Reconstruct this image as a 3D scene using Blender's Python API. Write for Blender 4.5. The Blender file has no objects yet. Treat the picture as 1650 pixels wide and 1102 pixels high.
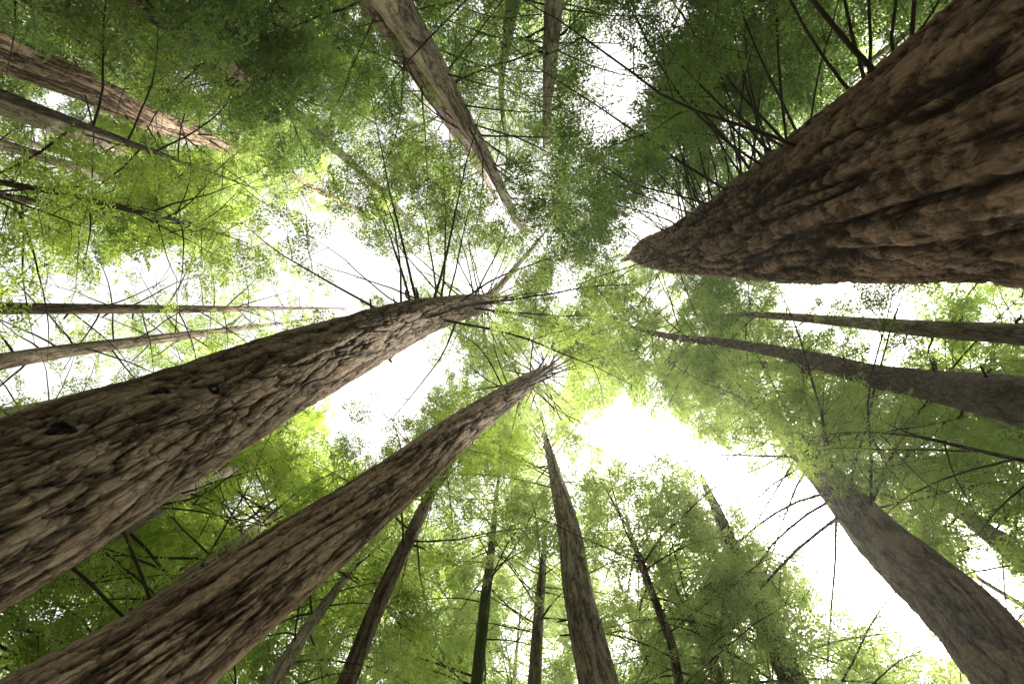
import bpy, math, random
import numpy as np
from mathutils import Matrix, Vector

# ------------------------------------------------------------------ camera, world, sun
FP = 825.0                      # focal length in photograph pixels (18 mm on 36 mm)
PW, PH = 1650.0, 1102.0
CX, CY = 825.0, 551.0
CAM = np.array([0.0, 0.0, 1.6])
scene = bpy.context.scene
col = scene.collection

nz = np.array([865 - CX, -(500 - CY), -FP]); nz /= np.linalg.norm(nz)      # the zenith as the camera sees it
xw = np.array([1.0, 0, 0]) - nz * nz[0]; xw /= np.linalg.norm(xw)
yw = np.cross(nz, xw)
RW = np.array([xw, yw, nz])                                               # camera -> world
cam_d = bpy.data.cameras.new('camera'); cam_d.lens = 18; cam_d.sensor_width = 36
cam_d.clip_start = 0.05; cam_d.clip_end = 2000
cam = bpy.data.objects.new('camera', cam_d); col.objects.link(cam)
m4 = np.eye(4); m4[:3, :3] = RW; m4[:3, 3] = CAM
cam.matrix_world = Matrix(m4.tolist())
scene.camera = cam

EXPOSURE = 2.52
SUN_PX = (1255, 850)
sd = RW @ np.array([(SUN_PX[0] - CX) / FP, -(SUN_PX[1] - CY) / FP, -1.0]); sd /= np.linalg.norm(sd)
world = bpy.data.worlds.new("World"); scene.world = world; world.use_nodes = True
wt = world.node_tree; wt.nodes.clear()
wo = wt.nodes.new('ShaderNodeOutputWorld'); bg = wt.nodes.new('ShaderNodeBackground')
sky = wt.nodes.new('ShaderNodeTexSky'); sky.sky_type = 'NISHITA'; sky.sun_disc = False
sky.sun_elevation = math.asin(sd[2]); sky.sun_rotation = math.atan2(sd[0], sd[1])
sky.air_density = 1.0; sky.dust_density = 3.0; sky.ozone_density = 1.0
bw = wt.nodes.new('ShaderNodeRGBToBW'); warm = wt.nodes.new('ShaderNodeMix'); warm.data_type = 'RGBA'; warm.blend_type = 'MULTIPLY'
warm.inputs['Factor'].default_value = 1.0; warm.inputs['B'].default_value = (1.0, 0.955, 0.88, 1)
mx = wt.nodes.new('ShaderNodeMix'); mx.data_type = 'RGBA'; mx.inputs['Factor'].default_value = 0.93   # bright overcast
wt.links.new(sky.outputs[0], bw.inputs[0]); wt.links.new(bw.outputs[0], warm.inputs['A'])
wt.links.new(sky.outputs[0], mx.inputs['A']); wt.links.new(warm.outputs['Result'], mx.inputs['B'])
wt.links.new(mx.outputs['Result'], bg.inputs[0]); bg.inputs[1].default_value = 0.15
wt.links.new(bg.outputs[0], wo.inputs[0])

sun_d = bpy.data.lights.new('sun', 'SUN'); sun_d.energy = 3.0; sun_d.angle = math.radians(10); sun_d.color = (1.0, 0.93, 0.82)
sun = bpy.data.objects.new('sun', sun_d); col.objects.link(sun)
sun.rotation_euler = Vector((-sd).tolist()).to_track_quat('-Z', 'Y').to_euler()
sun.location = (0, 0, 80)

scene.view_settings.view_transform = 'Standard'; scene.view_settings.look = 'None'
scene.view_settings.gamma = 1.0; scene.view_settings.exposure = EXPOSURE
scene.render.engine = 'CYCLES'
cy = scene.cycles
cy.max_bounces = 5; cy.diffuse_bounces = 4; cy.glossy_bounces = 1; cy.transmission_bounces = 4; cy.transparent_max_bounces = 4
cy.volume_bounces = 0
cy.use_denoising = True; cy.denoising_prefilter = 'NONE'
try: cy.denoiser = 'OPENIMAGEDENOISE'
except Exception: pass
cy.sample_clamp_indirect = 4

def cam_point(px, py, depth):
    px = np.asarray(px, float); py = np.asarray(py, float); depth = np.asarray(depth, float)
    p = np.stack([(px - CX) / FP * depth, -(py - CY) / FP * depth, -depth], -1)
    return p @ RW.T + CAM

def project(P):
    q = (np.asarray(P) - CAM) @ RW
    d = np.maximum(-q[..., 2], 0.05)
    return CX + FP * q[..., 0] / d, CY - FP * q[..., 1] / d, -q[..., 2]

# ------------------------------------------------------------------ materials
def nodes(name):
    m = bpy.data.materials.new(name); m.use_nodes = True
    t = m.node_tree; t.nodes.clear()
    return m, t, (lambda ty, **kw: _n(t, ty, kw)), t.links.new
def _n(t, ty, kw):
    n = t.nodes.new(ty)
    for k, v in kw.items():
        if k.startswith('i_'):
            key = k[2:]
            n.inputs[int(key) if key.isdigit() else key].default_value = v
        else: setattr(n, k, v)
    return n

def bark(name, space, dark, mid, light, run=8.0, depth=0.04, plate=0.012, grit=0.006, plate_run=4.0, moss=0.0, lichen=0.3, real=False, wide=1.0, flake=0.0):
    """furrowed bark: ridges SPACE metres apart that run RUN times as far along the trunk, DEPTH metres deep, their tops cracked into plates"""
    m, t, N, L = nodes(name)
    at = N('ShaderNodeAttribute', attribute_name='bark')
    def math_(op, a, b):
        k = N('ShaderNodeMath', operation=op)
        for q, x in enumerate((a, b)):
            if x is None: continue
            if isinstance(x, (int, float)): k.inputs[q].default_value = x
            else: L(x, k.inputs[q])
        return k.outputs[0]
    def mapped(sc, sz):
        k = N('ShaderNodeMapping'); k.inputs['Scale'].default_value = (sc, sc, sz); L(at.outputs['Vector'], k.inputs['Vector']); return k.outputs[0]
    def noise(vec, detail, rough, dist=0.0):
        k = N('ShaderNodeTexNoise', i_Scale=1.0, i_Detail=detail, i_Roughness=rough, i_Distortion=dist); L(vec, k.inputs['Vector']); return k
    def ramp(x, lo, hi, a=0.0, b=1.0, smooth=True):
        k = N('ShaderNodeMapRange', interpolation_type='SMOOTHSTEP' if smooth else 'LINEAR'); L(x, k.inputs['Value'])
        k.inputs['From Min'].default_value = lo; k.inputs['From Max'].default_value = hi; k.inputs['To Min'].default_value = a; k.inputs['To Max'].default_value = b
        return k.outputs[0]
    sc = 0.62 / space
    nf = noise(mapped(sc, sc / run), 3.5, 0.52, 0.25)
    d = math_('ABSOLUTE', math_('SUBTRACT', nf.outputs['Fac'], 0.5), None)
    fur = math_('ADD', math_('MULTIPLY', ramp(d, 0.0, 0.045 * wide), 0.55), math_('MULTIPLY', ramp(d, 0.0, 0.15), 0.45))
    # plates: cracks across and along the ridges, edges frayed by a finer noise
    pv = mapped(1.55 / space, 1.55 / space / plate_run)
    wn = noise(mapped(2.6 / space, 2.6 / space / plate_run), 4.0, 0.6)
    off = N('ShaderNodeVectorMath', operation='SCALE'); L(wn.outputs['Color'], off.inputs[0]); off.inputs['Scale'].default_value = 0.9
    av = N('ShaderNodeVectorMath', operation='ADD'); L(pv, av.inputs[0]); L(off.outputs[0], av.inputs[1])
    vo = N('ShaderNodeTexVoronoi', feature='DISTANCE_TO_EDGE', i_Scale=1.0); L(av.outputs[0], vo.inputs['Vector'])
    pl = ramp(vo.outputs['Distance'], 0.0, 0.13)
    vc = N('ShaderNodeTexVoronoi', feature='F1', i_Scale=1.0); L(av.outputs[0], vc.inputs['Vector'])
    pc = N('ShaderNodeSeparateColor'); L(vc.outputs['Color'], pc.inputs[0])              # each plate stands a little higher or lower
    gr = noise(mapped(16.0, 9.0), 7.0, 0.70)
    g = ramp(gr.outputs['Fac'], 0.30, 0.70, smooth=False)
    h = math_('ADD', math_('ADD', math_('MULTIPLY', fur, depth), math_('MULTIPLY', pl, plate)), math_('ADD', math_('MULTIPLY', pc.outputs[0], plate * .8), math_('MULTIPLY', g, grit)))
    col_i = math_('ADD', math_('ADD', math_('MULTIPLY', fur, 0.50), math_('MULTIPLY', pl, 0.16)), math_('ADD', math_('MULTIPLY', pc.outputs[1], 0.14), math_('MULTIPLY', g, 0.24)))  # furrows and cracks darker: inner bark plus shade put into the colour
    if flake:
        fn = noise(mapped(7.0, 4.5), 6.0, 0.66, 0.4)
        fl = ramp(fn.outputs['Fac'], 0.42, 0.58)
        h = math_('ADD', h, math_('MULTIPLY', fl, flake)); col_i = math_('ADD', math_('MULTIPLY', col_i, 0.78), math_('MULTIPLY', fl, 0.24))  # flakes lighter, gaps darker: weathered scales plus lit contrast put into the colour
    cr = N('ShaderNodeValToRGB'); e = cr.color_ramp.elements
    e[0].position = 0.18; e[0].color = (*dark, 1); e[1].position = 0.92; e[1].color = (*light, 1)
    k = e.new(0.56); k.color = (*mid, 1)
    L(col_i, cr.inputs[0])
    ln = noise(mapped(1.9, 1.1), 5.0, 0.65)
    lf = ramp(ln.outputs['Fac'], 0.47, 0.66, 0.0, lichen)
    m1 = N('ShaderNodeMix', data_type='RGBA'); L(lf, m1.inputs['Factor']); L(cr.outputs[0], m1.inputs['A'])
    m1.inputs['B'].default_value = (light[0] * 1.05, light[1] * 1.10, light[2] * 1.10, 1)
    lfm = math_('MULTIPLY', lf, pl); L(lfm, m1.inputs['Factor'])
    # fine strands along the trunk, some darker, some bleached
    ng = noise(mapped(75.0, 12.0), 5.0, 0.7)
    m3 = N('ShaderNodeVectorMath', operation='SCALE'); L(m1.outputs['Result'], m3.inputs[0]); L(ramp(ng.outputs['Fac'], 0.3, 0.7, 0.55, 1.5, False), m3.inputs['Scale'])
    outc = m3.outputs[0]
    if moss:
        nm = noise(mapped(1.2, 0.8), 6.0, 0.7)
        m2 = N('ShaderNodeMix', data_type='RGBA'); L(ramp(nm.outputs['Fac'], 0.62 - 0.3 * moss, 0.72 - 0.22 * moss), m2.inputs['Factor']); L(outc, m2.inputs['A'])
        m2.inputs['B'].default_value = (0.075, 0.105, 0.028, 1); outc = m2.outputs['Result']
    b = N('ShaderNodeBsdfPrincipled', i_Roughness=0.92); b.inputs['Specular IOR Level'].default_value = 0.2
    L(outc, b.inputs['Base Color'])
    o = N('ShaderNodeOutputMaterial'); L(b.outputs[0], o.inputs['Surface'])
    if real:
        dp = N('ShaderNodeDisplacement'); dp.inputs['Midlevel'].default_value = depth * .5 + plate + grit * .5; dp.inputs['Scale'].default_value = 1.0
        L(h, dp.inputs['Height']); L(dp.outputs[0], o.inputs['Displacement']); m.displacement_method = 'BOTH'
    else:
        bp = N('ShaderNodeBump', i_Strength=1.0, i_Distance=1.0); L(h, bp.inputs['Height']); L(bp.outputs[0], b.inputs['Normal'])
    return m

def leaf(name, refl, refl2, tran, tran2):
    m, t, N, L = nodes(name)
    a = N('ShaderNodeAttribute', attribute_name='tint')
    c1 = N('ShaderNodeMix', data_type='RGBA'); L(a.outputs['Fac'], c1.inputs['Factor']); c1.inputs['A'].default_value = (*refl, 1); c1.inputs['B'].default_value = (*refl2, 1)
    c2 = N('ShaderNodeMix', data_type='RGBA'); L(a.outputs['Fac'], c2.inputs['Factor']); c2.inputs['A'].default_value = (*tran, 1); c2.inputs['B'].default_value = (*tran2, 1)
    d = N('ShaderNodeBsdfDiffuse'); L(c1.outputs['Result'], d.inputs['Color'])
    tr = N('ShaderNodeBsdfTranslucent'); L(c2.outputs['Result'], tr.inputs['Color'])
    s = N('ShaderNodeAddShader'); L(d.outputs[0], s.inputs[0]); L(tr.outputs[0], s.inputs[1])
    g = N('ShaderNodeBsdfGlossy', i_Roughness=0.45); g.inputs['Color'].default_value = (0.9, 0.95, 0.9, 1)
    mxs = N('ShaderNodeMixShader'); mxs.inputs[0].default_value = 0.035
    L(s.outputs[0], mxs.inputs[1]); L(g.outputs[0], mxs.inputs[2])
    o = N('ShaderNodeOutputMaterial'); L(mxs.outputs[0], o.inputs['Surface'])
    return m

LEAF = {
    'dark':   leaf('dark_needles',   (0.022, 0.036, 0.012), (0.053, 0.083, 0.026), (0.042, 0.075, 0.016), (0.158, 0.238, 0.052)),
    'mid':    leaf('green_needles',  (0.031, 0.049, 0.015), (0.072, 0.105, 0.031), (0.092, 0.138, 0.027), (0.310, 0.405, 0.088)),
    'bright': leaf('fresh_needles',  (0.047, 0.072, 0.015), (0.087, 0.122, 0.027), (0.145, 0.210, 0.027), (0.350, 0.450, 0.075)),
    'pale':   leaf('haze_pale_needles',   (0.052, 0.075, 0.030), (0.092, 0.122, 0.046), (0.200, 0.262, 0.082), (0.410, 0.495, 0.175)),  # paler green stands in for haze, put into the leaf colour
}
BARK = {
    'great':  bark('spongy_redwood_bark', 0.175, (0.006, 0.0038, 0.0025), (0.055, 0.032, 0.0195), (0.34, 0.215, 0.145), run=10, depth=0.115, plate=0.009, grit=0.016, plate_run=6.0, lichen=0.4, real=True, wide=1.6, flake=0.024),
    'plates': bark('furrowed_grey_bark', 0.105, (0.012, 0.008, 0.0055), (0.125, 0.089, 0.061), (0.34, 0.26, 0.19), run=6.5, depth=0.040, plate=0.010, grit=0.006, plate_run=3.6, lichen=0.35, real=True),
    'ridged': bark('ridged_brown_bark', 0.105, (0.010, 0.006, 0.004), (0.138, 0.090, 0.060), (0.46, 0.34, 0.255), run=11, depth=0.058, plate=0.012, grit=0.009, plate_run=5.5, lichen=0.45, real=True, wide=1.2),
    'deep':   bark('deeply_furrowed_dark_bark', 0.12, (0.010, 0.0065, 0.0045), (0.10, 0.067, 0.046), (0.29, 0.21, 0.155), run=8, depth=0.055, plate=0.012, grit=0.006, lichen=0.3, real=True, wide=1.1),
    'strips': bark('stripy_grey_brown_bark', 0.09, (0.035, 0.026, 0.019), (0.16, 0.126, 0.096), (0.36, 0.30, 0.245), run=9, depth=0.018, plate=0.008, grit=0.005, plate_run=6, lichen=0.45, real=True),
    'scaly':  bark('scaly_dark_bark', 0.07, (0.016, 0.011, 0.008), (0.07, 0.05, 0.036), (0.165, 0.125, 0.096), run=4, depth=0.014, plate=0.008, grit=0.005, plate_run=2.5, lichen=0.35, real=True),
    'brown':  bark('brown_bark', 0.10, (0.018, 0.012, 0.008), (0.11, 0.076, 0.053), (0.27, 0.20, 0.155), run=9, depth=0.028, plate=0.008, grit=0.005),
    'dim':    bark('dark_brown_bark', 0.08, (0.016, 0.011, 0.008), (0.06, 0.044, 0.033), (0.14, 0.108, 0.085), run=6, depth=0.016, plate=0.007, grit=0.005),
    'pale':   bark('pale_grey_bark', 0.09, (0.06, 0.047, 0.036), (0.22, 0.18, 0.145), (0.38, 0.33, 0.275), run=9, depth=0.014, plate=0.006, grit=0.004),
    'stripped': bark('stripped_pale_wood', 0.10, (0.16, 0.12, 0.085), (0.36, 0.275, 0.195), (0.52, 0.43, 0.33), run=14, depth=0.010, plate=0.003, grit=0.003),
    'mossy':  bark('mossy_bark', 0.10, (0.04, 0.035, 0.022), (0.13, 0.11, 0.07), (0.24, 0.21, 0.14), run=6, depth=0.018, moss=0.75),
    'slightly_mossy':  bark('slightly_mossy_bark', 0.09, (0.035, 0.026, 0.018), (0.15, 0.113, 0.08), (0.29, 0.232, 0.178), run=6, depth=0.016, plate=0.008, moss=0.3),
}
KNOT = bark('black_knot', 0.06, (0.003, 0.0025, 0.002), (0.010, 0.008, 0.006), (0.035, 0.027, 0.02), run=1.5, depth=0.02, plate_run=1.2, lichen=0.1)  # near-black colour for the knots
def twig_mat(name, c1, c2):
    m, t, N, L = nodes(name)
    tc = N('ShaderNodeTexCoord'); n = N('ShaderNodeTexNoise', i_Scale=3.0, i_Detail=4.0); L(tc.outputs['Object'], n.inputs['Vector'])
    c = N('ShaderNodeMix', data_type='RGBA'); L(n.outputs['Fac'], c.inputs['Factor']); c.inputs['A'].default_value = (*c1, 1); c.inputs['B'].default_value = (*c2, 1)
    b = N('ShaderNodeBsdfPrincipled', i_Roughness=0.9); b.inputs['Specular IOR Level'].default_value = 0.2; L(c.outputs['Result'], b.inputs['Base Color'])
    bp = N('ShaderNodeBump', i_Strength=0.7, i_Distance=0.01); L(n.outputs['Fac'], bp.inputs['Height']); L(bp.outputs[0], b.inputs['Normal'])
    o = N('ShaderNodeOutputMaterial'); L(b.outputs[0], o.inputs['Surface']); return m
TWIG = {'brown': twig_mat('branch_bark', (0.035, 0.024, 0.017), (0.095, 0.066, 0.048)),
        'pale': twig_mat('pale_branch_bark', (0.10, 0.08, 0.06), (0.22, 0.18, 0.14))}
def ground_mat():
    m, t, N, L = nodes('forest_duff')
    tc = N('ShaderNodeTexCoord'); n = N('ShaderNodeTexNoise', i_Scale=2.0, i_Detail=9.0, i_Roughness=0.7); L(tc.outputs['Object'], n.inputs['Vector'])
    cr = N('ShaderNodeValToRGB'); e = cr.color_ramp.elements
    e[0].color = (0.035, 0.022, 0.014, 1); e[1].color = (0.15, 0.11, 0.07, 1); k = e.new(0.62); k.color = (0.06, 0.075, 0.025, 1)
    L(n.outputs['Fac'], cr.inputs[0]); b = N('ShaderNodeBsdfPrincipled', i_Roughness=0.95); L(cr.outputs[0], b.inputs['Base Color'])
    bp = N('ShaderNodeBump', i_Strength=1.0, i_Distance=0.05); L(n.outputs['Fac'], bp.inputs['Height']); L(bp.outputs[0], b.inputs['Normal'])
    o = N('ShaderNodeOutputMaterial'); L(b.outputs[0], o.inputs['Surface']); return m

# ------------------------------------------------------------------ mesh helpers
def make_mesh(name, V, F4, mat, parent=None, origin=None, vec_attr=None, face_tint=None, smooth=True):
    V = np.asarray(V, np.float32)
    if origin is not None: V = V - np.asarray(origin, np.float32)
    F4 = np.asarray(F4, np.int32); fk = F4.shape[1]
    me = bpy.data.meshes.new(name)
    me.vertices.add(len(V)); me.vertices.foreach_set('co', V.ravel())
    me.loops.add(F4.size); me.loops.foreach_set('vertex_index', F4.ravel())
    me.polygons.add(len(F4)); me.polygons.foreach_set('loop_start', np.arange(0, F4.size, fk, dtype=np.int32))
    me.polygons.foreach_set('use_smooth', np.full(len(F4), smooth, bool))
    me.update(calc_edges=True)
    if vec_attr is not None:
        a = me.attributes.new('bark', 'FLOAT_VECTOR', 'POINT'); a.data.foreach_set('vector', np.asarray(vec_attr, np.float32).ravel())
    if face_tint is not None:
        a = me.attributes.new('tint', 'FLOAT', 'FACE'); a.data.foreach_set('value', np.asarray(face_tint, np.float32))
    me.materials.append(mat)
    o = bpy.data.objects.new(name, me); col.objects.link(o)
    if parent is not None: o.parent = parent
    return o

def frames(P):
    T = np.gradient(P, axis=0); T /= np.linalg.norm(T, axis=1)[:, None] + 1e-9
    U = np.zeros_like(P); W = np.zeros_like(P)
    u = np.array([1.0, 0, 0]) if abs(T[0, 0]) < 0.9 else np.array([0, 1.0, 0])
    for i in range(len(P)):
        u = u - T[i] * (u @ T[i]); u /= np.linalg.norm(u) + 1e-9
        U[i] = u; W[i] = np.cross(T[i], u)
    return T, U, W

def tube(P, R, n, cap=True):
    """rings round a polyline; returns vertices and quads (caps: degenerate-free fan collapsed to a point ring)"""
    P = np.asarray(P, float); R = np.asarray(R, float)
    T, U, W = frames(P)
    th = np.linspace(0, 2 * np.pi, n, endpoint=False)
    V = P[:, None] + R[:, None, None] * (np.cos(th)[None, :, None] * U[:, None] + np.sin(th)[None, :, None] * W[:, None])
    r, c = np.meshgrid(np.arange(len(P) - 1), np.arange(n), indexing='ij'); c2 = (c + 1) % n
    F = np.stack([r * n + c, r * n + c2, (r + 1) * n + c2, (r + 1) * n + c], -1).reshape(-1, 4)
    return V.reshape(-1, 3), F

def catmull(A, m):
    A = np.asarray(A, float)
    A = np.vstack([2 * A[0] - A[1], A, 2 * A[-1] - A[-2]])
    out = []
    for i in range(1, len(A) - 2):
        p0, p1, p2, p3 = A[i - 1:i + 3]
        n = max(2, int(np.ceil(np.hypot(*(p2 - p1)[:2]) / m)))
        t = np.linspace(0, 1, n, endpoint=False)[:, None]
        out.append(0.5 * (2 * p1 + (p2 - p0) * t + (2 * p0 - 5 * p1 + 4 * p2 - p3) * t ** 2 + (3 * p1 - p0 - 3 * p2 + p3) * t ** 3))
    out.append(A[-2][None])
    return np.vstack(out)

CLEAR = []          # the stretches of trunk that stand free of nearer foliage: px, py, half width, depth, strength
def noise2(x, y, s=0):
    return (np.sin(x * .043 + 1.3 * s) * np.cos(y * .051 - .7 * s) + .6 * np.sin(x * .097 + y * .071 + s) + .5 * np.cos(x * .13 - y * .17 + 2 * s) + .4 * np.sin(x * .27 + y * .31 - s)) / 1.6

def px_trunk(ctrl, D0, H, step):
    """a trunk read off the photograph: image points and widths, a real girth D0 and height H that give its distance"""
    A = np.asarray(ctrl, float)
    S = catmull(A, step)
    w = np.maximum(S[:, 2], 0.8)
    dep = FP * D0 / (w + FP * D0 / H)
    R = w * dep / FP / 2
    P = cam_point(S[:, 0], S[:, 1], dep)
    return P, R, S, dep

def to_ground(P, R):
    d = P[0] - P[1]; d = d / (abs(d[2]) + 1e-6)
    z0 = P[0, 2]; n = max(3, int(z0 / 0.35))
    zs = np.linspace(-0.25, z0, n, endpoint=False)
    drop = (z0 - zs)
    xy = P[0, :2] + d[:2] * np.minimum(drop, 1.2)[:, None] * 0.8
    r = R[0] * (1 + 0.02 * drop + 0.22 * np.exp(-(zs + .25) / 0.7))
    return np.vstack([np.column_stack([xy, zs]), P]), np.concatenate([r, R])

def trunk_mesh(P, R, n, mat, root, seed, flute=0.05, name='trunk'):
    rs = np.random.RandomState(seed)
    T, U, W = frames(P)
    th = np.linspace(0, 2 * np.pi, n, endpoint=False)
    s = np.concatenate([[0], np.cumsum(np.linalg.norm(np.diff(P, axis=0), axis=1))])
    rad = np.ones((len(P), n))
    for k in (2, 3, 5, 7, 11):
        ph = rs.rand() * 6.28; fr = rs.uniform(.15, .5); am = flute / k ** .5
        rad += am * np.sin(k * th[None] + ph + 1.6 * np.sin(s * fr + ph)[:, None]) * (0.6 + 0.4 * np.sin(s * fr * 1.7 + 2 * ph))[:, None]
    rr = R[:, None] * rad
    V = P[:, None] + rr[..., None] * (np.cos(th)[None, :, None] * U[:, None] + np.sin(th)[None, :, None] * W[:, None])
    rb = 0.5 * R + 0.5 * R.mean()
    att = np.stack([rb[:, None] * np.cos(th)[None] + seed * 3.1, rb[:, None] * np.sin(th)[None] - seed * 1.7, np.repeat(s[:, None], n, 1)], -1)
    r, c = np.meshgrid(np.arange(len(P) - 1), np.arange(n), indexing='ij'); c2 = (c + 1) % n
    F = np.stack([r * n + c, r * n + c2, (r + 1) * n + c2, (r + 1) * n + c], -1).reshape(-1, 4)
    return make_mesh(name, V.reshape(-1, 3), F, mat, root, root.location, vec_attr=att.reshape(-1, 3))

# ------------------------------------------------------------------ foliage
def spray_template(nn, blades, lw, rs, rag=0.25):
    """a flat pinnate spray of unit length along +x: side twigs, each a row of leaf blades"""
    Q = []
    def blade(b, d, l, w):
        side = np.array([-d[1], d[0], 0]); tilt = rs.normal(0, .45)
        side = side * math.cos(tilt) + np.array([0, 0, 1]) * math.sin(tilt)
        d3 = d + np.array([0, 0, rs.normal(-.05, .22)])
        tip = b + d3 * l; mid = b + d3 * l * .2
        Q.append([mid + side * w, tip, mid - side * w])
    for i in range(1, nn + 1):
        x = i / (nn + .6)
        for sg in (-1, 1):
            if rs.rand() < 0.10: continue
            a = math.radians(rs.uniform(42, 66)) * sg
            l = (.46 * (1 - x) ** .75 + .10) * rs.uniform(.7, 1.15)
            d = np.array([math.cos(a), math.sin(a), 0])
            b0 = np.array([x + rs.uniform(-.03, .03), 0, 0])
            for j in range(blades):
                if rs.rand() < rag * .4: continue
                f = (j + .2) / blades
                bb = b0 + d * l * f
                a2 = a + math.radians(rs.uniform(18, 48)) * (1 if (j + i) % 2 else -1)
                dd = np.array([math.cos(a2), math.sin(a2), 0])
                blade(bb, dd, l / blades * rs.uniform(1.1, 1.9) + .03, lw * rs.uniform(.7, 1.25))
    for j in range(3):
        blade(np.array([.84 + .04 * j, 0, 0]), np.array([math.cos(.5 * (j - 1)), math.sin(.5 * (j - 1)), 0]), .16, lw)
    Q = np.array(Q); Q[..., 2] -= .16 * Q[..., 0] ** 2 + .10 * np.abs(Q[..., 1])
    return Q
_rs = np.random.RandomState(5)
TEMPL = [spray_template(10, 6, .014, _rs) for _ in range(4)] + [spray_template(9, 4, .028, _rs) for _ in range(5)] + [spray_template(8, 3, .042, _rs) for _ in range(5)]
LODS = ((0, 4), (4, 9), (9, 14))

# openings of the canopy, as seen from where the photographer stood: centre, radii, how open
GAPS = [(250, 445, 110, 40, .93), (150, 480, 90, 26, .7), (560, 425, 78, 42, .97), (40, 440, 50, 50, .7), (650, 445, 70, 32, .9), (480, 470, 80, 40, .6),
        (60, 530, 60, 30, .8), (110, 615, 110, 32, .9), (40, 640, 60, 35, .8), (645, 640, 54, 56, 1), (605, 700, 36, 36, .95), (705, 595, 45, 45, .9),
        (905, 462, 34, 46, .95), (940, 505, 34, 20, .7), (1062, 468, 38, 28, .9), (885, 660, 40, 24, .5), (985, 690, 60, 34, 1), (1025, 718, 44, 32, 1), (930, 720, 40, 26, .5),
        (1150, 745, 58, 34, 1), (1100, 715, 45, 26, .8), (1215, 800, 65, 60, 1), (1290, 850, 85, 75, 1), (1370, 920, 80, 60, 1), (1440, 985, 80, 40, 1), (1500, 1040, 50, 35, .9),
        (1350, 548, 45, 16, .9), (1425, 572, 30, 18, 1), (1490, 560, 30, 18, .9), (1560, 580, 30, 16, .7), (1590, 515, 45, 8, .9), (1240, 610, 60, 10, .8),
        (1000, 130, 66, 88, .97), (1075, 28, 42, 52, .97), (960, 200, 36, 52, .85), (1150, 60, 40, 40, .5), (985, 60, 40, 50, .6), (1080, 330, 30, 30, .3),
        (100, 172, 70, 14, .95), (300, 130, 45, 28, .9), (360, 215, 32, 16, .9), (110, 10, 40, 20, .8), (440, 25, 40, 25, .5),
        (400, 820, 40, 45, .85), (250, 930, 60, 20, .5), (850, 1020, 50, 60, .75), (1000, 930, 30, 50, .8), (700, 850, 40, 60, .5), (1010, 1040, 25, 60, .8), (820, 900, 40, 50, .5),
        (1600, 950, 45, 60, .8), (1560, 870, 50, 50, .7), (1640, 1000, 40, 60, .8), (1480, 720, 50, 35, .5), (700, 200, 20, 30, .7), (840, 130, 30, 80, .25), (500, 360, 60, 40, .25), (560, 1060, 40, 50, .35)]
GA = np.array(GAPS, float)
def keep_mask(P, rs, clear_px=0.3, own=-1):
    px, py, d = project(P)
    jx = px + 20 * noise2(px, py, 1) + rs.normal(0, 9, len(px)); jy = py + 20 * noise2(px, py, 2) + rs.normal(0, 9, len(px))
    e = ((jx[:, None] - GA[None, :, 0]) / GA[None, :, 2]) ** 2 + ((jy[:, None] - GA[None, :, 1]) / GA[None, :, 3]) ** 2
    p = (GA[None, :, 4] * np.clip((1.25 - e) * 1.6, 0, 1)).clip(0, .985).max(1)
    p = np.minimum(p, GA[None, :, 4].max())
    k = rs.rand(len(P)) > p
    k &= np.linalg.norm(P - CAM, axis=1) > 3.2
    if CL is not None:
        sp = FP * .42 / np.maximum(d, 1) * clear_px
        dist = np.hypot(px[:, None] - CL[None, :, 0], py[:, None] - CL[None, :, 1])
        hit = (dist < CL[None, :, 2] + sp[:, None]) & (d[:, None] < CL[None, :, 3] + .4) & (CL[None, :, 5] != own)
        pc = np.where(hit, CL[None, :, 4], 0).max(1)
        k &= rs.rand(len(P)) > pc
    return k
CL = None

def make_bough(rs, start, az, L, e0, droop, nseg=10):
    t = np.linspace(0, 1, nseg)
    a = az + np.cumsum(rs.normal(0, .07, nseg)) + .25 * rs.normal() * t
    step = L / (nseg - 1)
    dx = np.cos(a) * step; dy = np.sin(a) * step
    slope = math.tan(e0) - 2 * droop * t + rs.normal(0, .05, nseg)
    dz = slope * step
    d = np.column_stack([dx, dy, dz]); d *= (step / np.linalg.norm(d, axis=1))[:, None]
    P = start + np.vstack([np.zeros(3), np.cumsum(d[:-1], axis=0)])
    return P

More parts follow.
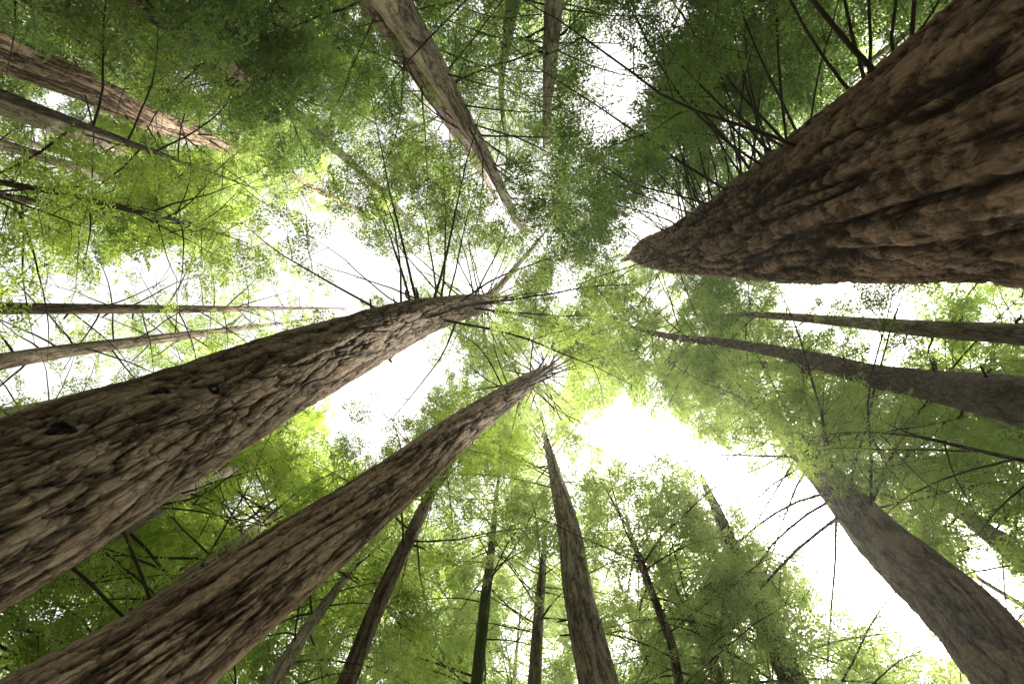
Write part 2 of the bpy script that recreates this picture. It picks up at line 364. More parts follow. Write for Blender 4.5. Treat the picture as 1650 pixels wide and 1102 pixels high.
def grow_crown(root, own, P, R, spec, seed, leafkey, twig='brown'):
    """boughs (each a part) and the foliage they carry (one crown)"""
    rs = np.random.RandomState(seed)
    z0, z1, nb = spec['z0'], spec['z1'], spec['n']
    Lm = spec.get('L', 4.0); azc = spec.get('az'); azs = spec.get('azs', 1.2)
    bare = spec.get('bare', .3); e_lo, e_hi = spec.get('e', (-12, 22)); dens = spec.get('dens', 1.0) * .95
    ss = spec.get('spray', 1.0) * 1.15; droop = spec.get('droop', .35)
    O = []; X = []; SC = []; TN = []
    zt = P[-1, 2]
    for b in range(nb):
        f = (b + rs.rand()) / nb
        z = z0 + (z1 - z0) * f ** spec.get('pow', 1.0)
        i = int(np.clip(np.searchsorted(P[:, 2], z), 1, len(P) - 1))
        k = np.clip((z - P[i - 1, 2]) / max(P[i, 2] - P[i - 1, 2], 1e-4), 0, 1)
        c = P[i - 1] * (1 - k) + P[i] * k; rt = R[i - 1] * (1 - k) + R[i] * k
        az = rs.uniform(0, 2 * np.pi) if azc is None or z > spec.get('free', 1e9) else azc + rs.normal(0, azs)
        L = Lm * (1 - spec.get('tap', .55) * f ** 1.5) * rs.uniform(.6, 1.15)
        e0 = math.radians(rs.uniform(e_lo, e_hi) + 14 * f)
        start = c + np.array([math.cos(az), math.sin(az), 0]) * rt * .8
        B = make_bough(rs, start, az, L, e0, droop * rs.uniform(.5, 1.2))
        px, py, d = project(B)
        if (np.linalg.norm(B - CAM, axis=1) < 2.6).any(): continue
        if CL is not None:
            hit = (np.hypot(px[:, None] - CL[None, :, 0], py[:, None] - CL[None, :, 1]) < CL[None, :, 2]) & (d[:, None] < CL[None, :, 3]) & (CL[None, :, 4] > .85) & (CL[None, :, 5] != own)
            if hit.any(1).mean() > .25: continue
        r0 = min((.0055 * L + .006) * spec.get('thick', 1.0), rt * .5)
        tt = np.linspace(0, 1, len(B))
        VV, FF = tube(B, r0 * (1 - tt) ** .8 + .003, 6); VV = [VV]; FF = [FF]
        # side twigs, alternating
        n2 = max(3, int(L * (1 - bare) / .22 * dens))
        pts_all = []; dir_all = []; twig_id = []; tn = []
        for q in range(n2):
            t = bare + (1 - bare) * (q + rs.rand() * .8) / n2
            x = t * (len(B) - 1); j = min(int(x), len(B) - 2); bp = B[j] + (B[j + 1] - B[j]) * (x - j)
            bd = B[j + 1] - B[j]; bd /= np.linalg.norm(bd)
            sg = 1 if q % 2 else -1
            ang = math.radians(rs.uniform(38, 68)) * sg
            h = np.array([bd[0] * math.cos(ang) - bd[1] * math.sin(ang), bd[0] * math.sin(ang) + bd[1] * math.cos(ang), bd[2] - rs.uniform(.0, .25)])
            h /= np.linalg.norm(h)
            l2 = (.36 * L * (1 - t) ** .8 + .45) * rs.uniform(.6, 1.1)
            u = np.linspace(0, 1, 5)
            C = bp + h * (u * l2)[:, None]; C[:, 2] -= .16 * l2 * u ** 2; C[:, :2] += np.cumsum(rs.normal(0, .03 * l2, (5, 2)), axis=0)
            v, fc = tube(C, r0 * .30 * (1 - u) + .0025, 3); VV.append(v); FF.append(fc)
            x, y, z = C[2]
            cl = math.sin(2.3 * x + 1.1 * y + .7 * z + own) * math.cos(2.1 * y - .9 * x + 1.3 * z) + .7 * math.sin(3.1 * x - 2.5 * y + 2.0 * z - own)
            tint_q = rs.uniform(-.25, .25) + .25 * cl
            if rs.rand() > .70 + .75 * cl: continue
            ns = max(2, int(l2 / .14))
            for r in range(ns):
                w_ = (r + .6) / ns * .95; y = w_ * 4; jj = min(int(y), 3)
                pts_all.append(C[jj] + (C[jj + 1] - C[jj]) * (y - jj))
                twig_id.append(len(VV) - 2); tn.append(tint_q)
                sg2 = (1 if r % 2 else -1) * math.radians(rs.uniform(15, 60)) if r < ns - 1 else rs.normal(0, .2)
                dir_all.append([h[0] * math.cos(sg2) - h[1] * math.sin(sg2), h[0] * math.sin(sg2) + h[1] * math.cos(sg2), h[2] * .6 + rs.normal(-.1, .14)])
        if not pts_all: continue
        pts = np.array(pts_all); dirs = np.array(dir_all); sc = .46 * ss * rs.uniform(.65, 1.25, len(pts))
        k = keep_mask(pts + dirs * sc[:, None] * .5, rs, own=own)
        bare_tree = spec.get('leafless', False)
        if not bare_tree:
            if k.mean() < .22 and rs.rand() < .8: continue
            tid = np.array(twig_id); cnt = np.bincount(tid[k], minlength=len(VV))
            sel = [0] + [q + 1 for q in range(len(VV) - 1) if cnt[q] > 0 or rs.rand() < .15]
        else: sel = range(len(VV))
        nv = 0; V2 = []; F2 = []
        for q in sel:
            V2.append(VV[q]); F2.append(FF[q] + nv); nv += len(VV[q])
        make_mesh('branch', np.vstack(V2), np.vstack(F2), TWIG[twig], root, root.location)
        if bare_tree: continue
        O.append(pts[k]); X.append(dirs[k]); SC.append(sc[k]); TN.append(np.array(tn)[k])
    if not O: return 0
    O = np.vstack(O); X = np.vstack(X); SC = np.concatenate(SC); TN = np.concatenate(TN)
    if not len(O): return 0
    X /= np.linalg.norm(X, axis=1)[:, None]
    roll = rs.normal(0, .55, len(O))
    Y = np.cross([0, 0, 1.0], X); Y /= np.linalg.norm(Y, axis=1)[:, None] + 1e-6
    Z = np.cross(X, Y)
    Y, Z = Y * np.cos(roll)[:, None] + Z * np.sin(roll)[:, None], Z * np.cos(roll)[:, None] - Y * np.sin(roll)[:, None]
    dist = np.linalg.norm(O - CAM, axis=1)
    lo = np.where(dist < 8, 0, np.where(dist < 15, 4, 9)); hi = np.where(dist < 8, 4, np.where(dist < 15, 9, 14))
    tm = (lo + rs.rand(len(O)) * (hi - lo)).astype(int)
    clump = .5 + .5 * np.sin(O[:, 0] * 1.3 + seed) * np.cos(O[:, 1] * 1.1 - seed) * np.sin(O[:, 2] * .9)
    tint = np.clip(.3 * clump + .35 + TN + rs.normal(0, .20, len(O)), 0, 1)
    VV = []; TT = []
    for j, T in enumerate(TEMPL):
        s = tm == j
        if not s.any(): continue
        v = O[s][:, None, None] + SC[s][:, None, None, None] * (T[None, ..., 0:1] * X[s][:, None, None] + T[None, ..., 1:2] * Y[s][:, None, None] + T[None, ..., 2:3] * Z[s][:, None, None])
        VV.append(v.reshape(-1, 3)); TT.append(np.repeat(tint[s], len(T)) + rs.normal(0, .07, s.sum() * len(T)))
    V = np.vstack(VV); F = np.arange(len(V)).reshape(-1, 3)
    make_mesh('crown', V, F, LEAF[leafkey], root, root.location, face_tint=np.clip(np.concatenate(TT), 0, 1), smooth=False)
    return len(F)

def root_at(name, P0, label, cat, group):
    o = bpy.data.objects.new(name, None); o.empty_display_size = .3; col.objects.link(o)
    o.location = (float(P0[0]), float(P0[1]), 0.0)
    o['label'] = label; o['category'] = cat
    if group: o['group'] = group
    return o

def add_stubs(root, P, R, n, z0, z1, seed, ln=(.12, .45), az=None):
    rs = np.random.RandomState(seed)
    for b in range(n):
        z = rs.uniform(z0, z1); i = int(np.clip(np.searchsorted(P[:, 2], z), 1, len(P) - 1))
        a = rs.uniform(0, 6.28) if az is None else az + rs.normal(0, .8)
        d = np.array([math.cos(a), math.sin(a), rs.uniform(-.2, .5)]); l = rs.uniform(*ln)
        t = np.linspace(0, 1, 5)[:, None]
        B = P[i] + d * R[i] * .85 + d * t * l + np.cumsum(rs.normal(0, .02, (5, 3)), axis=0)
        r = rs.uniform(.018, .034)
        V, F = tube(np.vstack([B, B[-1] + d * .01]), np.array([r * 1.5, r, r * .9, r * .85, r * .6, .002]), 7)
        make_mesh('dead_stub', V, F, TWIG['brown'], root, root.location)

def add_streak(root, P, R, z0, z1, ang, half, mat, seed):
    # a long strip where the bark has come away from the wood
    k = np.where((P[:, 2] > z0) & (P[:, 2] < z1))[0]; Q, q = P[k], R[k]
    T, U, W = frames(Q); m = 15; f = np.linspace(0, 1, len(k))
    wid = half * np.clip(np.minimum(f * 9, (1 - f) * 3), .02, 1) * (1 + .25 * np.sin(f * 21 + seed) + .15 * np.sin(f * 47))
    cen = ang + .25 * np.sin(f * 6 + seed)
    u = np.linspace(-1, 1, m)
    a = cen[:, None] + wid[:, None] * u
    rad = .035 + q[:, None] * (1.05 - .16 * np.abs(u) ** 6 + .012 * np.sin(a * 23 + f[:, None] * 8))
    V = Q[:, None] + rad[..., None] * (np.cos(a)[..., None] * np.array([1., 0, 0]) + np.sin(a)[..., None] * np.array([0, 1., 0]))
    s = np.cumsum(np.r_[0, np.linalg.norm(np.diff(Q, axis=0), axis=1)])
    att = np.stack([np.cos(a) * q[:, None], np.sin(a) * q[:, None], np.repeat(s[:, None], m, 1)], -1)
    r, c = np.meshgrid(np.arange(len(k) - 1), np.arange(m - 1), indexing='ij')
    F = np.stack([r * m + c, r * m + c + 1, (r + 1) * m + c + 1, (r + 1) * m + c], -1).reshape(-1, 4)
    o = make_mesh('bare_wood_streak', V.reshape(-1, 3), F, mat, root, root.location, vec_attr=att.reshape(-1, 3))
    o['label'] = 'tan strip of bare wood where the bark has fallen away'

def add_knot(root, P, R, px, py, size, seed):
    rs = np.random.RandomState(seed)
    qx, qy, d = project(P); i = int(np.argmin(np.hypot(qx - px, qy - py)))
    ray = cam_point(px, py, 1.0) - CAM; ray /= np.linalg.norm(ray)
    # where the line of sight meets the bark
    t = np.linspace(.5, np.linalg.norm(P[i] - CAM) + 1, 3000); X = CAM + ray * t[:, None]
    dd = np.min(np.linalg.norm(X[:, None] - P[None, max(0, i - 40):i + 40:4], axis=2) - R[None, max(0, i - 40):i + 40:4], axis=1)
    h = np.where(dd < 0)[0]
    c = X[h[0]] if len(h) else P[i]
    out = c - P[i]; ax = P[min(i + 3, len(P) - 1)] - P[max(i - 3, 0)]; ax /= np.linalg.norm(ax)
    out -= ax * (out @ ax); out /= np.linalg.norm(out); sd_ = np.cross(ax, out)
    th = np.linspace(0, 2 * np.pi, 18, endpoint=False); rows = []
    for u, rr, hh in ((0, 1.25, -.5), (.2, 1.1, .05), (.4, .85, .32), (.6, .55, .30), (.8, .3, .05), (1, .02, -.05)):
        w = 1 + .22 * np.sin(3 * th + seed) + .14 * np.sin(5 * th + 2 * seed) + rs.normal(0, .07, 18)
        rows.append(c + size * (rr * w[:, None] * (np.cos(th)[:, None] * ax * 1.35 + np.sin(th)[:, None] * sd_) + (hh + rs.normal(0, .06, 18))[:, None] * out))
    V = np.vstack(rows); n = 18
    r, k = np.meshgrid(np.arange(5), np.arange(n), indexing='ij'); k2 = (k + 1) % n
    F = np.stack([r * n + k, r * n + k2, (r + 1) * n + k2, (r + 1) * n + k], -1).reshape(-1, 4)
    make_mesh('knot', V, F, KNOT, root, root.location, vec_attr=V)

# ------------------------------------------------------------------ the ground
def build_ground():
    n = 121; g = np.linspace(-1, 1, n); g = np.sign(g) * np.abs(g) ** 2.2 * 400
    x, y = np.meshgrid(g, g); r = np.hypot(x, y)
    z = .12 * np.sin(x * .6) * np.cos(y * .5) + .05 * np.sin(x * 1.9 + y) ; z *= np.clip(r / 2, 0, 1)
    V = np.column_stack([x.ravel(), y.ravel(), z.ravel()])
    i, j = np.meshgrid(np.arange(n - 1), np.arange(n - 1), indexing='ij')
    F = np.stack([i * n + j, i * n + j + 1, (i + 1) * n + j + 1, (i + 1) * n + j], -1).reshape(-1, 4)
    o = make_mesh('ground', V, F, ground_mat()); o['kind'] = 'structure'
build_ground()

# ------------------------------------------------------------------ the trees read off the photograph
# id, bark, girth, height, clear strength, control points (px, py, width), crown spec, leaf, label
G_TALL = 'tall conifers around the clearing'
TREES = [
 dict(id=1, stubs=((14, 10, 17),), knots=((345, 627, .05), (262, 630, .045), (98, 690, .05), (520, 533, .06), (590, 560, .05)), bark='plates', D=1.2, H=60, clear=0.992, seg=(2.2, 340), pts=[(-160, 890, 330), (0, 822, 276), (150, 748, 224), (300, 680, 176), (430, 616, 136), (550, 564, 100), (650, 522, 68), (720, 500, 46), (770, 490, 33), (783, 484, 21), (800, 467, 12), (830, 432, 8), (862, 394, 5), (888, 362, 2)],
      crown=dict(z0=13, z1=34, n=62, L=5.2, e=(-5, 30), dens=.9, tap=0.2, az=-1.2, azs=1.1, free=19, bare=0.42), leaf='mid', label='thickest furrowed grey-brown conifer sweeping in from the side, its trunk dotted with black knots'),
 dict(id=2, bark='ridged', D=1.05, H=60, clear=0.992, seg=(2.2, 280), pts=[(40, 1210, 235), (200, 1102, 186), (330, 1008, 152), (440, 925, 124), (550, 844, 99), (650, 766, 74), (731, 699, 54), (800, 650, 38), (855, 613, 26), (874, 601, 17), (886, 593, 10), (898, 586, 3)],
      crown=dict(z0=19, z1=42, n=75, L=5.2, e=(-5, 25), tap=0.2), leaf='mid', label='thick brown conifer with long flaky lit bark ridges, leaning in from the bottom corner'),
 dict(id=3, bark='great', D=2.4, H=60, clear=0.992, seg=(2.0, 560), pts=[(1900, 132, 620), (1650, 221, 452), (1480, 280, 332), (1300, 342, 212), (1180, 378, 126), (1100, 400, 76), (1050, 406, 46), (1036, 408, 34), (1025, 411, 20), (1013, 416, 8), (1000, 420, 2)],
      crown=dict(z0=7, z1=30, n=92, L=5.6, az=-1.9, azs=0.38, e=(0, 30), bare=.35, dens=1.0, spray=1.1, thick=0.7, free=20, tap=0.25), leaf='dark', label='giant dark trunk with crumbling spongy bark that looms over the corner'),
 dict(id=4, streaks=((6.5, 19, 1.85, .55),), bark='strips', seg=(2.5, 90), D=.8, H=45, clear=.93, pts=[(600, -60, 72), (632, 0, 58), (676, 70, 43), (716, 134, 33), (745, 188, 28), (772, 235, 23), (810, 309, 15), (836, 362, 9), (850, 372, 5), (868, 376, 2)],
      crown=dict(z0=15, z1=30, n=34, L=4.5, az=-.4, azs=1.0, e=(-5, 25), bare=.5, tap=0.2), leaf='mid', label='pale conifer with a bark-stripped tan streak and bare limbs on one side'),
 dict(id=5, seg=(2.5,90), bark='deep', D=.9, H=50, clear=.7, pts=[(575, -50, 50), (618, 25, 37), (655, 85, 31), (700, 155, 25), (738, 215, 18), (775, 275, 10), (800, 320, 3)],
      crown=dict(z0=14, z1=34, n=36, L=4.8, az=2.9, azs=1.0), leaf='mid', label='dark scaly-barked conifer directly behind the pale stripped trunk'),
 dict(id=6, stubs=((12, 8, 18),), bark='pale', D=.55, H=30, clear=.93, pts=[(900, -60, 40), (893, 0, 31), (888, 70, 26), (884, 134, 19), (880, 190, 12), (878, 226, 8), (877, 238, 6)],
      crown=dict(z0=9, z1=19, n=16, L=2.6, leafless=True, e=(0, 30), az=.3, azs=1.5), leaf='mid', label='broken-topped grey snag with bare snapped limbs, hanging from the top edge'),
 dict(id=7, seg=(2.5, 120), clw=20, bark='ridged', D=1.2, H=55, clear=.985, pts=[(-120, 18, 72), (0, 82, 58), (134, 138, 48), (235, 188, 38), (336, 224, 26), (420, 262, 18), (520, 310, 9), (600, 350, 3)],
      crown=dict(z0=17, z1=40, n=46, L=5.0), leaf='mid', label='stout red-brown conifer with stringy lit bark, partly veiled by foliage in the upper corner'),
 dict(id=8, clw=16, bark='pale', D=.9, H=45, clear=.97, pts=[(-120, 130, 50), (0, 166, 40), (100, 205, 30), (185, 238, 22), (270, 272, 13), (370, 312, 4)],
      crown=dict(z0=18, z1=32, n=34, L=4.2), leaf='mid', label='pale grey conifer just below the stout red-brown trunk'),
 dict(id=9, clw=11, bark='pale', D=.6, H=35, clear=0.88, pts=[(-120, 198, 23), (0, 232, 18), (100, 264, 15), (240, 312, 9), (360, 350, 3)],
      crown=dict(z0=17, z1=30, n=30, L=3.4, bare=.4), leaf='bright', label='slim light-brown conifer between the pale grey trunk and the thin dark branchy stem'),
 dict(id=10, bark='dim', D=.22, H=18, clear=.6, pts=[(-100, 276, 12), (0, 294, 10), (100, 312, 9), (190, 334, 8), (270, 352, 6), (340, 372, 3), (400, 392, 1.5)],
      crown=dict(z0=8.5, z1=17, n=34, L=2.8, e=(5, 40), bare=.45, lod='mid'), leaf='bright', label='thin dark branchy stem with fresh yellow-green foliage at its end'),
 dict(id=11, stubs=((18, 6, 18),), bark='brown', D=.5, H=42, clear=.9, pts=[(-120, 496, 24), (0, 497, 20), (201, 498, 15), (336, 498, 11), (440, 497, 6), (560, 497, 2)],
      crown=dict(z0=16, z1=36, n=50, L=3.4, e=(5, 35), bare=.6, dens=.7), leaf='mid', label='slim straight conifer with many bare twigs crossing the white sky, just above the thickest trunk'),
 dict(id=12, bark='slightly_mossy', D=.6, H=42, clear=.85, pts=[(-120, 606, 32), (0, 583, 27), (100, 566, 22), (200, 553, 18), (300, 540, 13), (400, 528, 7), (520, 512, 2)],
      crown=dict(z0=14, z1=32, n=40, L=3.6, e=(0, 30), bare=.5, dens=.75), leaf='mid', label='mossy slim conifer with its trunk right beneath the straight twiggy one'),
 dict(id=13, bark='pale', D=.8, H=45, clear=.3, pts=[(-140, 716, 50), (0, 680, 38), (120, 652, 30), (300, 612, 14), (380, 595, 3)],
      crown=dict(z0=22, z1=36, n=30, L=4.0), leaf='mid', label='pale trunk almost hidden behind the upper edge of the thickest trunk'),
 dict(id=14, bark='pale', D=.8, H=34, clear=.6, pts=[(30, 940, 44), (200, 845, 36), (300, 787, 28), (420, 735, 14), (480, 705, 3)],
      crown=dict(z0=11, z1=30, n=62, L=5.0), leaf='bright', label='pale trunk peeking out along the underside of the thickest trunk'),
 dict(id=15, bark='pale', D=.8, H=32, clear=.6, pts=[(150, 1060, 46), (310, 933, 36), (380, 880, 28), (450, 820, 12), (500, 780, 3)],
      crown=dict(z0=11, z1=29, n=60, L=5.0, az=2.6, azs=2.5), leaf='bright', label='light-barked trunk showing as a sliver behind the flaky brown trunk'),
 dict(id=16, seg=(3,50), stubs=((12, 6, 15),), bark='brown', D=.5, H=40, clear=.97, pts=[(530, 1180, 36), (558, 1102, 30), (612, 967, 26), (660, 866, 22), (709, 766, 15), (740, 705, 10), (770, 650, 3)],
      crown=dict(z0=13, z1=30, n=60, L=3.4, e=(-10, 20), bare=.25, dens=1.0), leaf='bright', label='dark straight conifer rising to meet the upper part of the flaky brown trunk'),
 dict(id=17, bark='pale', D=.4, H=30, clear=.85, pts=[(396, 1180, 32), (440, 1102, 26), (490, 1020, 20), (545, 945, 14), (600, 872, 8), (650, 800, 3)],
      crown=dict(z0=7, z1=24, n=40, L=2.8, e=(0, 35), bare=.45), leaf='mid', label='twisted pale-grey sapling with bare limbs beside the underside of the flaky trunk'),
 dict(id=18, bark='mossy', D=.5, H=40, clear=.7, pts=[(760, 1180, 24), (768, 1102, 20), (782, 967, 17), (794, 866, 11), (800, 800, 7), (808, 740, 3)],
      crown=dict(z0=14, z1=34, n=60, L=4.2, e=(-5, 25)), leaf='pale', label='slender moss-green conifer midway between the dark straight one and the speckled pale one'),
 dict(id=19, bark='slightly_mossy', D=.55, H=38, clear=.8, pts=[(856, 1180, 27), (861, 1102, 22), (867, 1000, 17), (874, 920, 12), (878, 860, 7), (880, 800, 3)],
      crown=dict(z0=16, z1=30, n=50, L=4.0), leaf='pale', label='speckled pale trunk just beside the big grey-brown bottom trunk'),
 dict(id=20, stubs=((10, 8, 20),), bark='strips', D=.9, H=52, clear=.95, seg=(2.5, 120), pts=[(985, 1190, 76), (965, 1102, 63), (934, 967, 47), (919, 866, 36), (903, 799, 27), (889, 742, 16), (878, 705, 8), (870, 685, 3)],
      crown=dict(z0=20, z1=48, n=60, L=4.6, e=(0, 35), tap=0.2), leaf='pale', label='grey-brown conifer rising from the bottom edge to a star of pale boughs'),
 dict(id=21, clw=11, bark='brown', D=.32, H=30, clear=.85, pts=[(1118, 1190, 20), (1095, 1102, 16), (1081, 1034, 14), (1042, 933, 12), (1018, 866, 7), (1006, 820, 3)],
      crown=dict(z0=11, z1=26, n=50, L=3.8, e=(-5, 25), dens=0.9), leaf='pale', label='narrow dark stem, first beyond the big grey-brown bottom trunk'),
 dict(id=22, clw=17, bark='slightly_mossy', D=.5, H=36, clear=.8, pts=[(1195, 1190, 27), (1162, 1102, 22), (1133, 1034, 18), (1100, 975, 15), (1062, 907, 10), (1042, 860, 5), (1030, 820, 2)],
      crown=dict(z0=13, z1=28, n=50, L=4.2, dens=0.9), leaf='pale', label='slim greenish-brown stem between the narrow dark stem and the mossy snag'),
 dict(id=23, clw=0, bark='mossy', D=.9, H=40, cly=872, clear=.985, pts=[(1330, 1200, 52), (1290, 1120, 44), (1250, 1040, 37), (1212, 960, 32), (1180, 885, 26), (1156, 825, 17), (1136, 782, 9), (1130, 766, 6)],
      crown=dict(z0=8, z1=27, n=70, L=5.6, az=None, e=(-15, 15), dens=0.9, tap=0.75), leaf='pale', label='moss-covered snag with a bare broken tip in the bright sky gap'),
 dict(id=24, clw=52, bark='deep', D=1.15, H=58, clear=0.992, seg=(2.5, 220), pts=[(1800, 1236, 172), (1650, 1101, 128), (1560, 1000, 106), (1480, 925, 87), (1416, 866, 71), (1358, 799, 53), (1300, 735, 38), (1240, 668, 25), (1180, 606, 13), (1140, 565, 4)],
      crown=dict(z0=13, z1=42, n=95, L=6.0, e=(-10, 20), dens=1.2, tap=0.1, bare=0.12), leaf='mid', label='dark furrowed trunk beside the bright sky gap, one edge lit'),
 dict(id=25, stubs=((16, 5, 14),), clw=4, bark='scaly', D=.85, H=50, clear=0.992, seg=(3, 110), pts=[(1850, 690, 112), (1650, 648, 80), (1503, 622, 48), (1402, 605, 36), (1320, 582, 27), (1250, 566, 20), (1180, 554, 15), (1100, 545, 11), (1050, 536, 8), (1000, 522, 4), (960, 508, 1.5)],
      crown=dict(z0=28, z1=46, n=85, L=6.2, e=(-5, 25), tap=0.1), leaf='mid', label='dark forked conifer whose second stem splits off below the first',
      fork=[(1345, 592, 22), (1268, 592, 17), (1167, 583, 10), (1100, 587, 6), (1060, 596, 2)]),
 dict(id=26, stubs=((34, 4.5, 16),), bark='slightly_mossy', D=.6, H=42, clear=.92, pts=[(1820, 554, 46), (1650, 539, 35), (1503, 530, 28), (1369, 519, 18), (1234, 508, 11), (1167, 508, 6), (1090, 506, 2)],
      crown=dict(z0=24, z1=34, n=60, L=2.9, e=(5, 40), bare=.6, dens=.7), leaf='mid', label='slim conifer studded with dead stubs right under the giant dark trunk'),
 dict(id=27, clw=22, bark='pale', D=.8, H=42, clear=.6, pts=[(1790, 1010, 40), (1650, 905, 31), (1560, 832, 25), (1490, 780, 17), (1420, 728, 9), (1350, 680, 3)],
      crown=dict(z0=15, z1=32, n=60, L=5.0), leaf='mid', label='pale hazy trunk half hidden in foliage behind the dark furrowed one'),
 dict(id=28, bark='dim', D=.14, H=16, clear=.5, pts=[(1760, 762, 10), (1650, 742, 7), (1560, 722, 6), (1480, 704, 5), (1400, 697, 3.5), (1320, 705, 1.5)],
      crown=dict(z0=9, z1=15, n=26, L=2.6, e=(-10, 25), bare=.4), leaf='mid', label='thin arching sapling stem with knobbly side twigs under the forked conifer'),
 dict(id=29, clw=15, bark='brown', D=.6, H=36, clear=.15, pts=[(120, -70, 34), (200, -10, 29), (300, 62, 23), (380, 116, 17), (425, 142, 12), (470, 172, 7), (540, 222, 2)],
      crown=dict(z0=11, z1=28, n=50, L=4.6, e=(-10, 20), dens=1.1), leaf='dark', label='brown trunk deep in dark foliage with heavy limbs at its forked upper end'),
 dict(id=30, clw=22, bark='pale', D=.8, H=42, clear=.2, pts=[(-40, -70, 36), (60, -5, 29), (140, 45, 24), (235, 100, 17), (320, 160, 10), (420, 228, 3)],
      crown=dict(z0=18, z1=34, n=40, L=4.4), leaf='bright', label='dim grey trunk crossing the extreme upper corner'),
 dict(id=31, clx=530, bark='slightly_mossy', D=1.0, H=40, clear=.4, pts=[(400, 110, 22), (470, 178, 18), (540, 240, 14), (590, 285, 11), (640, 335, 8), (690, 390, 3)],
      crown=dict(z0=14, z1=34, n=46, L=4.2, e=(-10, 20)), leaf='mid', label='lichen-spotted dark stem in the foliage between the stripped trunk and the stout red-brown one'),
 dict(id=32, bark='dim', D=.5, H=38, clear=0.0, pts=[(838, -80, 28), (829, -10, 22), (818, 60, 17), (808, 130, 10), (812, 200, 7), (826, 270, 3)],
      crown=dict(z0=12, z1=30, n=44, L=4.4, e=(-10, 20)), leaf='dark', label='dark mossy stem in shadow between the stripped trunk and the broken grey snag'),
]
FAST_STEP = 5.0
built = []
for T in TREES:
    step = T.get('seg', (FAST_STEP, 0))[0]
    P, R, S, dep = px_trunk(T['pts'], T['D'], T['H'], step)
    T['P'], T['R'] = P, R
    if T['clear'] > 0:
        k = (S[:, 0] > -80) & (S[:, 0] < PW + 80) & (S[:, 1] > -80) & (S[:, 1] < PH + 80)
        kk = np.where(k)[0]; sp = max(1, int(8 / step))
        for i in kk[::sp]:
            CLEAR.append((S[i, 0], S[i, 1], S[i, 2] / 2, dep[i], T['clear'] * float(np.clip((S[i, 2] - T.get('clw', 5) + 1) / (T.get('clw', 5) * .35), 0, 1)) if S[i, 2] > T.get('clw', 5) and S[i, 0] > T.get('clx', -999) and S[i, 1] < T.get('cly', 9999) else 0, T['id']))
CL = np.array(CLEAR)

total = 0
for T in TREES:
    P, R = to_ground(T['P'], T['R'])
    root = root_at('conifer_tree', P[0], T['label'], 'tree', G_TALL)
    wmax = max(p[2] for p in T['pts'])
    n = T['seg'][1] if 'seg' in T else int(np.clip(wmax * 1.2, 20, 80))
    trunk_mesh(P, R, n, BARK[T['bark']], root, T['id'], flute=.05 if T['D'] > .5 else .03)
    if 'fork' in T:
        Pf, Rf, _, _ = px_trunk(T['fork'], T['D'] * .95, T['H'], 4.0)
        i0 = int(np.argmin(np.linalg.norm(P - Pf[0], axis=1)))
        trunk_mesh(Pf, Rf, 40, BARK[T['bark']], root, T['id'] + 50, name='second_stem')
    for st in T.get('stubs', ()): add_stubs(root, P, R, *st, seed=T['id'] * 7 + 1)
    for st in T.get('streaks', ()): add_streak(root, P, R, *st, BARK['stripped'], T['id'])
    for q, kn in enumerate(T.get('knots', ())): add_knot(root, P, R, *kn, seed=q + 3)
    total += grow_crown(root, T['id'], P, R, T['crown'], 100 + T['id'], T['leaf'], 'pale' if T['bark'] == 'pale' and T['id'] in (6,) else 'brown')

# ------------------------------------------------------------------ the forest that closes the view
# direction as seen in the photograph (degrees, 0 = towards its right side, 90 = towards its bottom), distance, height, leaf
WOOD = [(168, 20, 26, 'mid'), (192, 13, 22, 'bright'), (198, 20, 34, 'mid'), (202, 11, 20, 'mid'), (211, 17, 32, 'mid'), (221, 12, 24, 'dark'), (225, 20, 36, 'mid'), (232, 12, 24, 'dark'),
        (239, 15, 30, 'dark'), (246, 11, 24, 'dark'), (254, 15, 30, 'mid'), (262, 12, 26, 'dark'), (270, 17, 32, 'mid'), (279, 20, 30, 'mid'), (296, 12, 24, 'dark'), (304, 15, 30, 'dark'), (311, 11, 22, 'dark'), (317, 17, 34, 'mid'), (322, 12, 24, 'dark'),
        (355, 17, 26, 'mid'), (1, 20, 30, 'mid'), (8, 15, 24, 'mid'), (14, 18, 30, 'bright'), (20, 14, 24, 'mid'), (26, 18, 28, 'bright'), (31, 22, 30, 'mid'),
        (42, 22, 25, 'mid'), (48, 19, 27, 'pale'), (54, 22, 34, 'pale'), (60, 18, 33, 'pale'), (66, 22, 44, 'pale'), (72, 18, 38, 'pale'), (79, 21, 40, 'pale'), (86, 22, 42, 'pale'), (93, 18, 36, 'mid'), (99, 21, 46, 'pale'), (106, 18, 38, 'mid'), (113, 21, 44, 'bright'), (120, 16, 34, 'mid'), (127, 19, 38, 'bright'),
        (143, 14, 26, 'bright'), (147, 19, 36, 'bright'), (152, 15, 28, 'bright'), (155, 21, 38, 'mid')]
wl = {'dark': 'shaded conifer of the surrounding wood with dense dark green boughs', 'mid': 'mid-green conifer of the surrounding wood behind the clearing trees',
      'bright': 'backlit yellow-green conifer of the surrounding wood', 'pale': 'pale hazy green conifer of the wood below the bright sky gap'}
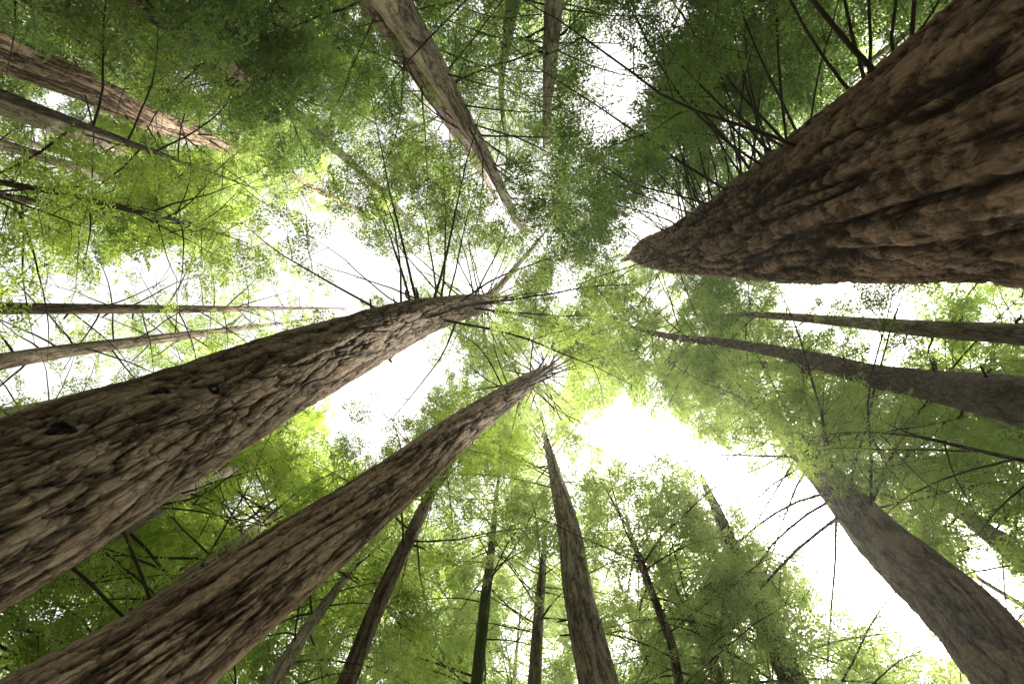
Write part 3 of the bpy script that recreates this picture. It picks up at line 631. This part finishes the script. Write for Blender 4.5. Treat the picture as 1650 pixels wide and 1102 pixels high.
wg = {'dark': 'shaded conifers of the surrounding wood', 'mid': 'mid-green conifers of the surrounding wood', 'bright': 'backlit conifers of the surrounding wood', 'pale': 'pale conifers below the sky gap'}
for i, (deg, dist, H, lf) in enumerate(WOOD):
    rs = np.random.RandomState(900 + i)
    a = math.radians(deg); bx, by = dist * math.cos(a), dist * math.sin(a)
    zz = np.linspace(-.25, H, 40); D = .018 * H * rs.uniform(.8, 1.2)
    lean = rs.normal(0, .012, 2); ph = rs.rand(2) * 6
    P = np.column_stack([bx + lean[0] * zz + .12 * np.sin(zz * .22 + ph[0]), by + lean[1] * zz + .12 * np.sin(zz * .2 + ph[1]), zz])
    R = D / 2 * (1 - zz / H * .97).clip(.01) ** .9 * (1 + .3 * np.exp(-zz / .6))
    root = root_at('conifer_tree', P[0], wl[lf], 'tree', wg[lf])
    trunk_mesh(P, R, 20, BARK[('brown', 'slightly_mossy', 'pale', 'dim')[i % 4]], root, 60 + i)
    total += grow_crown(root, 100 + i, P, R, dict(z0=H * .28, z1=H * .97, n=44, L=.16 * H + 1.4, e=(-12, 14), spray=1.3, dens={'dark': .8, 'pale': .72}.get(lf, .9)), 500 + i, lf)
print('LEAF FACES', total, 'objects', len(bpy.data.objects))

# ------------------------------------------------------------------ the forest air: thin, even, lit towards the sun
V = [(x, y, z) for z in (-1.3, 70.0) for y in (-48.0, 48.0) for x in (-48.0, 48.0)]
F = [(0, 2, 3, 1), (4, 5, 7, 6), (0, 1, 5, 4), (1, 3, 7, 5), (3, 2, 6, 7), (2, 0, 4, 6)]
hm = bpy.data.materials.new('forest_air'); hm.use_nodes = True; ht = hm.node_tree; ht.nodes.clear()
pv = ht.nodes.new('ShaderNodeVolumePrincipled'); pv.inputs['Color'].default_value = (.95, .95, .9, 1)
pv.inputs['Density'].default_value = 0.0009; pv.inputs['Anisotropy'].default_value = .6
ho = ht.nodes.new('ShaderNodeOutputMaterial'); ht.links.new(pv.outputs[0], ho.inputs['Volume'])
make_mesh('haze', V, F, hm, smooth=False)['kind'] = 'stuff'
